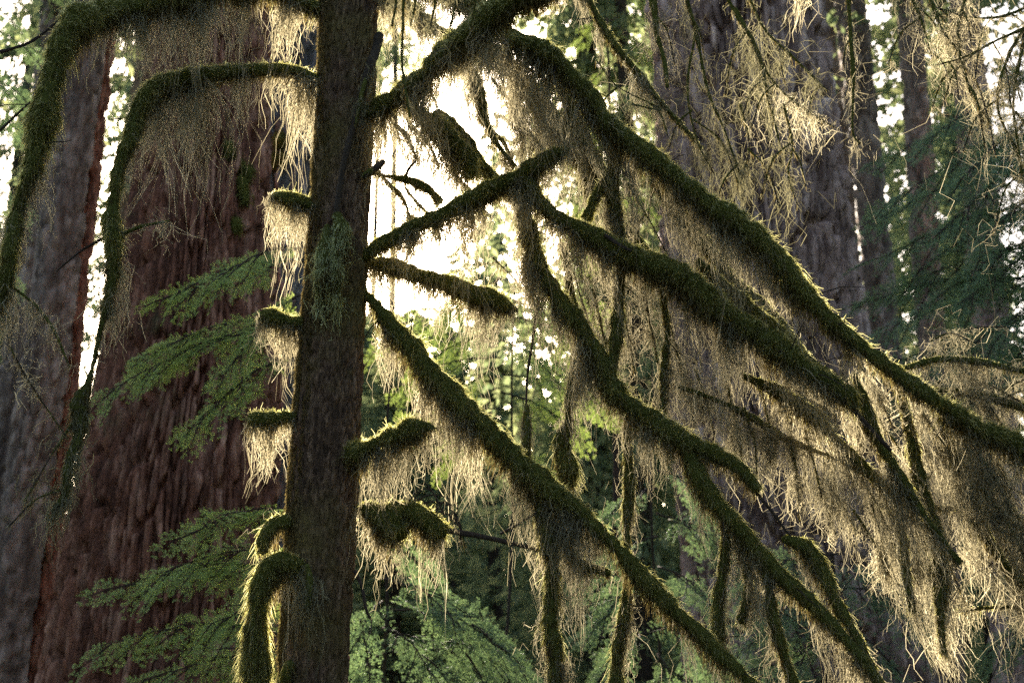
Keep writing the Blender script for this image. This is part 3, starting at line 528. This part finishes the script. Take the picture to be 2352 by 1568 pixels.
# dense dark drapery low on that side
for pts in ([(2480, 1120, 0, 60, 200), (2352, 1040, -.1, 70, 260), (2260, 985, -.2, 76, 300), (2190, 945, -.3, 74, 260), (2150, 920, -.35, 46, 120)],
            [(2480, 860, 0, 20, 100), (2352, 852, 0, 18, 90), (2250, 835, -.1, 18, 100), (2150, 830, -.1, 18, 110), (2060, 845, -.1, 14, 100), (1990, 790, -.1, 10, 60)],
            [(2450, 960, .1, 30, 120), (2330, 930, .1, 26, 140), (2220, 900, .1, 22, 120), (2100, 905, .1, 22, 160)],
            [(2060, 880, -.1, 24, 150), (2090, 1000, -.1, 34, 220), (2110, 1120, -.1, 40, 220), (2150, 1250, -.1, 36, 200), (2160, 1400, -.1, 30, 160), (2170, 1500, -.1, 22, 100)],
            [(1960, 860, -.2, 24, 150), (2000, 970, -.2, 34, 220), (2060, 1080, -.2, 36, 240), (2120, 1180, -.2, 30, 200), (2200, 1290, -.2, 24, 160)],
            [(2160, 960, 0, 24, 160), (2200, 1080, 0, 34, 230), (2250, 1200, 0, 34, 230), (2320, 1310, 0, 28, 180), (2400, 1400, 0, 20, 100)],
            [(2270, 1000, .1, 24, 160), (2310, 1130, .1, 34, 230), (2352, 1240, .1, 30, 200), (2420, 1320, .1, 20, 100)],
            [(2480, 1190, .1, 14, 60), (2352, 1185, .1, 14, 80), (2200, 1172, .1, 14, 100), (2080, 1170, .1, 12, 60), (2010, 1160, .1, 8, 20)],
            [(2480, 1420, .2, 14, 60), (2330, 1395, .2, 12, 80), (2200, 1400, .2, 10, 80)],
            [(2060, 1130, -.1, 16, 90), (2080, 1260, -.1, 26, 140), (2090, 1400, -.1, 22, 100)]):
    branch(pts, parent=lt, Yb=6.0, dens=0.62, lean=(0.12, 0), kink=.006)
for q in range(22):
    x = rng.uniform(1930, 2330); y = rng.uniform(820, 1280); l = rng.uniform(120, 260); dy = rng.uniform(-.2, .4)
    twig([(x, y, dy), (x + l * .3, y + l * .45, dy), (x + l * .55, y + l, dy)], 7, 3, 0, rng.uniform(60, 130), dens=1.0, parent=lt)
for q in range(10):
    x = rng.uniform(2000, 2352); y = rng.uniform(760, 960); l = rng.uniform(80, 200); dy = rng.uniform(-.2, .4)
    twig([(x, y, dy), (x + l * .5, y - l * .2, dy), (x + l, y - l * rng.uniform(-.1, .5), dy)], 6, 3, 0, rng.uniform(30, 60), dens=0.8, parent=lt)

# ------------------------------------------------------------------ hemlock boughs
def spray_mesh(name, mat, L=1.0, seed=0, needle=0.019, wn=0.0034, gap=0.009):
    r = np.random.default_rng(seed); mb = Mesh(); tw = []; base = []; dirs = []
    n = int(L / 0.035)
    def curve(x): return np.array([x, 0.05 * L * math.sin(3 * x / L + seed), -0.22 * x * x / L])
    for k in range(n):
        x = L * (0.06 + 0.94 * (k + r.random() * .6) / n); s = 1 if k % 2 else -1
        l2 = L * 0.42 * (1 - x / L) ** 0.75 * (0.6 + 0.5 * r.random()) * min(1, 0.45 + x / L * 2.2) + 0.03
        an = s * math.radians(r.uniform(42, 62)); p0 = curve(x); d2 = np.array([math.cos(an), math.sin(an), r.uniform(-.22, .06)])
        m = max(2, int(l2 / 0.024)); q = p0 + d2 * l2; q[2] -= 0.25 * l2 * l2; tw.append((p0, q, .0022))
        for j in range(m):
            f = (j + .7) / m; c = p0 * (1 - f) + q * f; c[2] -= 0.0; s3 = 1 if j % 2 else -1
            l3 = min(0.075, 0.5 * l2) * (1 - .65 * f) * (0.6 + .6 * r.random()) + 0.012
            a3 = an + s3 * math.radians(r.uniform(38, 58)); d3 = np.array([math.cos(a3), math.sin(a3), r.uniform(-.3, .1)])
            base.append((c, d3, l3)); 
        base.append((p0 + d2 * l2 * .3, d2, l2 * .7))
    c = np.array([b[0] for b in base]); d = unit(np.array([b[1] for b in base])); l = np.array([b[2] for b in base])
    cnt = np.maximum(2, (l / gap).astype(int)); idx = np.repeat(np.arange(len(l)), cnt * 2)
    t = np.concatenate([np.repeat((np.arange(k) + .5) / k, 2) for k in cnt]); sd = np.concatenate([np.tile([1, -1], k) for k in cnt])
    p = c[idx] + d[idx] * (l[idx] * t)[:, None]; z = np.array([0, 0, 1.0])
    sv = unit(np.cross(z, d[idx])) * sd[:, None]; nd = unit(sv + d[idx] * .45 + r.normal(size=p.shape) * .22)
    ln = needle * (0.65 + 0.5 * r.random(len(p))) * (1 - .35 * t)
    e = p + nd * ln[:, None]; b = unit(np.cross(nd, z + r.normal(size=p.shape) * .5)) * wn
    mid = p * .45 + e * .55
    V = np.stack([p, mid + b, e, mid - b], 1).reshape(-1, 3); mb.add(V, (np.arange(len(p)) * 4)[:, None] + np.arange(4)[None], 0)
    # twigs
    xs_ = np.linspace(0, L, 12); tube(mb, np.array([curve(x) for x in xs_]), np.linspace(.006, .0018, 12) * max(1, L), 5, 1)
    A = np.array([q[0] for q in tw]); Bq = np.array([q[1] for q in tw]); ribbons(mb, np.stack([A, (A + Bq) / 2, Bq], 1), np.full(len(A), .0018), 1)
    return mb.mesh(name, [mat, 'twig'])
SPR = [spray_mesh('spray', 'needle', 0.36, s) for s in (1, 2, 3, 4)]
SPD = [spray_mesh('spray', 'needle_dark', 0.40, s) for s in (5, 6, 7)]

def stem(name, label, px, Yd, top, group=None, cat='young tree', r0=0.035, lean=0.0):
    b = at(px, 1500, Yd); t = empty(name, (b[0], Yd, 0), label, cat, group)
    mb = Mesh(); P = np.array([[b[0] + lean * k / 9 + .02 * math.sin(k * 1.7), Yd + .02 * math.cos(k), -0.3 + (top + .3) * k / 9] for k in range(10)])
    tube(mb, spline(P, .15)[0], np.linspace(r0, r0 * .25, len(spline(P, .15)[0])), 8, 0, .1)
    link('trunk', mb.mesh('trunk', ['twig'], True), t); return t
from mathutils import Matrix
def spray(limb, off, meshes, p0, d, roll, size, k):
    o = bpy.data.objects.new('spray', meshes[k % len(meshes)]); COL.objects.link(o); o.parent = limb
    x = Vector(d).normalized(); y = Vector((rng.normal() * .5, -.7 + rng.normal() * .5, .6)).cross(x).normalized(); z = x.cross(y)
    o.rotation_euler = (Matrix((x, y, z)).transposed() @ Matrix.Rotation(roll, 3, 'X')).to_euler(); o.location = Vector(p0) - off - limb.location; o.scale = (size,) * 3
def boughs_px(t, meshes, Yd, rows):
    """limbs that leave the stem at one photograph point and reach another, set with small flat sprays on both sides"""
    for k, (x0, y0, x1, y1, dy, roll) in enumerate(rows):
        a = at(x0, y0, Yd); b = at(x1, y1, Yd + dy); L = np.linalg.norm(b - a); md = (a + b) / 2 + np.array([0, 0, .10 * L])
        P, u = spline(np.stack([a, md, b]), .06); mb = Mesh(); tube(mb, P + (rng.random(P.shape) - .5) * .012, np.linspace(.008, .0022, len(P)), 5)
        lb = link('limb', mb.mesh('limb', ['twig'], True), t); T = unit(np.gradient(P, axis=0)); n = max(5, int(L / .07)); k0 = int(len(P) * .22)
        for q in range(n):
            i = k0 + int((len(P) - 1 - k0) * (q + .8 * rng.random()) / n); i = min(i, len(P) - 1); f = i / len(P); sgn = 1 if q % 2 else -1
            sd = unit(np.cross([0, 0, 1.0], T[i])) * sgn; d = T[i] * .8 + sd * rng.uniform(.35, 1.0) * (1 - .7 * f) + np.array([0, 0, rng.uniform(-.9, .15)])
            spray(lb, t.location, meshes, P[i], d, rng.normal() * .3, rng.uniform(.45, 1.25) * (1.05 - .35 * f), int(rng.integers(0, 9)))

hs = stem('hemlock_sapling', 'young hemlock with bright green sprays in front of the huge reddish trunk', 735, 8.6, 5.2, r0=.03)
boughs_px(hs, SPR, 8.6, [(735, 560, 470, 660, -.5, .9), (735, 600, 350, 700, -.3, .95), (735, 650, 500, 880, -.5, 1.0), (735, 740, 300, 830, -.2, .9), (735, 760, 240, 900, -.4, 1.0), (735, 800, 420, 1000, -.6, 1.0),
    (735, 1180, 430, 1225, -.5, .8), (735, 1290, 350, 1320, -.5, .9), (735, 1330, 260, 1350, -.3, .8), (735, 1390, 470, 1440, -.6, .9), (735, 1480, 230, 1480, -.3, .8), (735, 1540, 330, 1560, -.5, .9)])
hb = stem('hemlock_sapling', 'sunlit young hemlock below the low stubs, between trunk and long mossy branch', 880, 9.4, 4.6, r0=.018)
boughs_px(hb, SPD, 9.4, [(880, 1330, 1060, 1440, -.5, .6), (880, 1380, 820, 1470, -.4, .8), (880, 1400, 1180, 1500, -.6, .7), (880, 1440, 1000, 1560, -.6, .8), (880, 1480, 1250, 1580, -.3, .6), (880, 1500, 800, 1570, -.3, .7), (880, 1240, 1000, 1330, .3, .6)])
hc = stem('hemlock_sapling', 'leafy young tree in the glare right behind the mossy trunk', 1150, 11.5, 6.5, r0=.018, lean=.15)
boughs_px(hc, SPR, 11.5, [(1150, 640, 1000, 760, .5, .7), (1150, 680, 1320, 780, .3, .8), (1150, 760, 950, 860, .2, .7), (1150, 780, 1300, 900, -.4, .8), (1150, 840, 1010, 960, .5, .8), (1150, 900, 1330, 1000, .2, .7), (1150, 560, 1250, 640, .4, .8), (1150, 980, 1000, 1080, .3, .7), (1150, 700, 860, 800, .3, .7), (1150, 720, 1420, 860, .2, .7), (1150, 820, 900, 900, -.2, .7), (1150, 860, 1420, 960, .3, .7), (1150, 940, 880, 1000, .3, .7), (1150, 620, 1380, 720, .4, .7), (1150, 1020, 1280, 1120, .2, .7), (1150, 600, 950, 680, .3, .7)])
hd = stem('hemlock_sapling', 'shaded young hemlock under the draped branches, before the broad furrowed trunk', 1930, 9.8, 4.2, r0=.03)
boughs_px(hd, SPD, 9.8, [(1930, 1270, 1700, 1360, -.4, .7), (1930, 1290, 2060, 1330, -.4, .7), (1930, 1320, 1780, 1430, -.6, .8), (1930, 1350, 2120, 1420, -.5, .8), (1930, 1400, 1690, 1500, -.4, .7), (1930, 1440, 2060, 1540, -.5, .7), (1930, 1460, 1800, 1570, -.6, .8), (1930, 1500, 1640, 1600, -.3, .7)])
he = stem('hemlock_sapling', 'dim young hemlock low in the gap between the two long mossy branches', 1510, 10.5, 4.4, r0=.02)
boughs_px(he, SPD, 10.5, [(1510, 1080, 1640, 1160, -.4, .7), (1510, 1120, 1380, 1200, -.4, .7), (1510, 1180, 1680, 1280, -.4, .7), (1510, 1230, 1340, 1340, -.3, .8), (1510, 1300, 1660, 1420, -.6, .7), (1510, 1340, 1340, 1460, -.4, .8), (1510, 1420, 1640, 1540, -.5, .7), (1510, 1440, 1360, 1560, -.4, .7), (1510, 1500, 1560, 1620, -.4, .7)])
hf = stem('hemlock_tree', 'dark blue-green hemlock whose drooping sprays fill the edge under the sky gap', 2560, 9.5, 9.0, cat='tree', r0=.12)
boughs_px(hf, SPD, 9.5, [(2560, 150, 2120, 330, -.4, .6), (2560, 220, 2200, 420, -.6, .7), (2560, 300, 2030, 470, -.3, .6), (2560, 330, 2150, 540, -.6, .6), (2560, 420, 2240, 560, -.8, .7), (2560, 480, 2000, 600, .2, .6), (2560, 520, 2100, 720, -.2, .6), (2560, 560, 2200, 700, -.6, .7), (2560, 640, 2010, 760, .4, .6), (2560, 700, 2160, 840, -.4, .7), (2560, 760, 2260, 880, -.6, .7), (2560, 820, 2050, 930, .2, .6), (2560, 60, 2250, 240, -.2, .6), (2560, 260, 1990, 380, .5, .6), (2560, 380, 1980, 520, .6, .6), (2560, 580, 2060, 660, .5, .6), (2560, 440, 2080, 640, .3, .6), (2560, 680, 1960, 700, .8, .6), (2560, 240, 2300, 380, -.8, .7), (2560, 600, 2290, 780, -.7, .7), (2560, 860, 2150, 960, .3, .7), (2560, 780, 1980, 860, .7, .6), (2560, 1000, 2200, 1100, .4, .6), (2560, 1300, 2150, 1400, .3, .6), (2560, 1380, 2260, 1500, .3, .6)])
hg = stem('hemlock_tree', 'shadowy hemlock at the edge behind the thick arching branch', -260, 12, 10.0, cat='tree', r0=.12)
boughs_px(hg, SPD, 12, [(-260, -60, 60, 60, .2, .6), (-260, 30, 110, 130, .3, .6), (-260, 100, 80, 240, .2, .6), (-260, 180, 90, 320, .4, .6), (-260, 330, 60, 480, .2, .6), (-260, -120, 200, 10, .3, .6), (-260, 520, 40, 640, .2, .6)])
hh = stem('hemlock_tree', 'blurred green hemlock between the thin twigs above the long mossy branches', 1420, 15, 9.5, cat='tree', r0=.05)
boughs_px(hh, SPR, 15, [(1420, 40, 1310, 120, .3, .6), (1420, 60, 1520, 180, -.3, .7), (1420, 140, 1300, 260, .3, .6), (1420, 180, 1510, 280, .3, .6), (1420, 260, 1290, 380, -.3, .6), (1420, 300, 1530, 420, .2, .7), (1420, 400, 1300, 520, .3, .6), (1420, 420, 1540, 560, -.3, .6), (1420, 520, 1320, 640, .3, .7), (1420, -60, 1500, 40, .2, .6)])

# moss clumps on the grey trunk
def on_trunk(V, gr, px, py, Yd):
    p = at(px, py, Yd); k = int(np.argmin(np.abs(gr[1] - p[2]))); j = int(np.argmin(np.abs(V[k, :, 0] - p[0]) + 5 * (V[k, :, 1] > V[k, :, 1].mean()))); return V[k, j]
for (px, py, sc) in ((505, 300, 1), (520, 330, 1.2), (545, 345, .9), (530, 375, 1.3), (610, 320, .8), (635, 300, .9), (600, 270, .8), (622, 350, .8), (580, 430, 1.1), (590, 470, 1.0), (575, 500, .9), (520, 480, .9), (545, 410, .8), (640, 345, .7)):
    V, gr, Yd, own = (V1, G1, 11.2, g1) if px < 560 else (V2, G2, 13.0, g2)
    c = on_trunk(V, gr, px, py, Yd); mb = Mesh(); r = .055 * sc; pp = np.array([c + [0, 0, r * 1.2], c, c - [0, 0, r * 1.2]])
    S3 = tube(mb, spline(pp, r * .5)[0], r * np.array([.6, .95, 1.0, .95, .7, .6, .5, .5])[:len(spline(pp, r * .5)[0])], 10, 0, .2, int(px))
    q = S3.reshape(-1, 3); q = np.repeat(q, 8, 0) + rng.normal(size=(len(q) * 8, 3)) * .01; fuzz(mb, q, unit(q - c), np.full(len(q), .035), np.full(len(q), .004), 1, .6)
    link('moss_clump', mb.mesh('moss_clump', ['cushion', 'moss'], True, (1,)), own, 'stuff')

# ------------------------------------------------------------------ the far wood: one mass of crowns and stems
r = np.random.default_rng(5)
def conifer_mesh(z0, seed, n=15000, leaf=0.10):
    mb = Mesh(); q = np.random.default_rng(seed); simple_crown(mb, np.zeros(3), 20.0, z0, 3.3, n, q, leaf, 0)
    tube(mb, np.array([[0, 0, -1.], [.1, .1, 7], [0, -.1, 13], [0, 0, 20]]), [.26, .21, .14, .03], 8, 1); return mb.mesh('conifer', ['far_leaf', 'wood'])
CM = [conifer_mesh(.6, 41), conifer_mesh(1.2, 42), conifer_mesh(2.5, 43)]; CH = [conifer_mesh(11.5, 44, 9000), conifer_mesh(11.5, 45, 9000)]
ff = empty('far_forest', (0, 40, 0), 'blurred backlit forest of conifers far behind the trunks', 'forest'); ff['kind'] = 'stuff'
def conifer(x, y, h, high, k, wide):
    o = bpy.data.objects.new('conifer', (CH if high else CM)[k % (2 if high else 3)]); COL.objects.link(o); o.parent = ff
    o.location = (x, y - 40, -.2); o.rotation_euler = (0, 0, r.uniform(0, 6.28)); o.scale = (wide, wide, h / 20)
for k in range(215):
    Yf = 21 + 85 * r.random() ** 0.85; xf = r.uniform(-0.50, 0.50) * Yf
    lat = xf - (Yf - 6) * math.tan(SUN_AZ); h = r.uniform(9, 30); beam = 1.2 + 0.325 * (Yf - 6)
    if (-.34 < xf / Yf < -.26 and k % 2) or (xf / Yf < -.16 and k % 3 == 0) or (xf / Yf > .21 and k % 3 == 0): continue   # thinner wood at both sides
    if -3.4 < lat < 3.0:                                           # the low sun comes through a gap here
        if k % 4 == 0 and Yf > 40: conifer(xf, Yf, (7.2 + .375 * (Yf - 6)) / .55, True, k, r.uniform(.8, 1.1)); continue
        h = min(h, beam if Yf > 30 else beam * .8)
    conifer(xf, Yf, h, False, k, r.uniform(.7, 1.15) * min(1, h / 12 + .25))
for k in range(34):  # unseen trees beside and behind the camera, added to block low frontal skylight
    a = math.radians(r.uniform(45, 315)); d = r.uniform(9, 30)
    conifer(d * math.sin(a), d * math.cos(a), r.uniform(18, 30), False, k, r.uniform(.9, 1.3))
for k in range(16):                                                # lower trees under the gap the sun shines through
    Yf = r.uniform(44, 100); lat = r.uniform(-4, 4); conifer(lat + (Yf - 6) * math.tan(SUN_AZ), Yf, 1.2 + 0.325 * (Yf - 6), False, k, r.uniform(.7, 1.0))
for lat, Yf, h, wd in ((3.7, 25, 9.6, .75), (2.7, 34, 12.0, .8), (4.6, 30, 11.5, .8)):     # added to shade the lowest drapery
    conifer(lat + (Yf - 6) * math.tan(SUN_AZ), Yf, h, False, int(Yf), wd)
for px, Yf, h in ((-40, 34, 30), (60, 46, 34), (215, 52, 30), (300, 60, 38), (330, 44, 16)):     # and these stand behind the slim trunks
    conifer((px - 1176) / FPX * Yf, Yf, h, False, px, .85)
CB = [conifer_mesh(1.0, 47, 6500, .14), conifer_mesh(2.0, 48, 6500, .14)]
for k in range(72):                                                # a farther, looser belt
    xf = -50 + 100 * (k + r.random()) / 72; Yf = r.uniform(72, 112); h = r.uniform(26, 46); lat = xf - (Yf - 6) * math.tan(SUN_AZ)
    if -4.4 < lat < 4.6: h = min(h, 1.2 + .325 * (Yf - 6))
    if -.32 < xf / Yf < -.27 and k % 2: continue
    conifer(xf, Yf, h, False, k, r.uniform(.9, 1.3)); o = ff.children[-1]; o.data = CB[k % 2]
# low undergrowth at the foot of the wood
ug = Mesh()
for k in range(60):
    Yf = r.uniform(13, 40); xf = r.uniform(-0.45, 0.45) * Yf
    simple_crown(ug, np.array([xf, Yf, 0]), r.uniform(1.0, 2.6), 0.1, r.uniform(.6, 1.4), 480, r, 0.08, 0)
tag(link('undergrowth', ug.mesh('undergrowth', ['far_leaf'])), 'leafy green undergrowth at the foot of the far trees', 'undergrowth', None, 'stuff')

print('TRIS', sum(len(m.polygons) * 2 for m in bpy.data.meshes) , 'OBJ', len(bpy.data.objects))
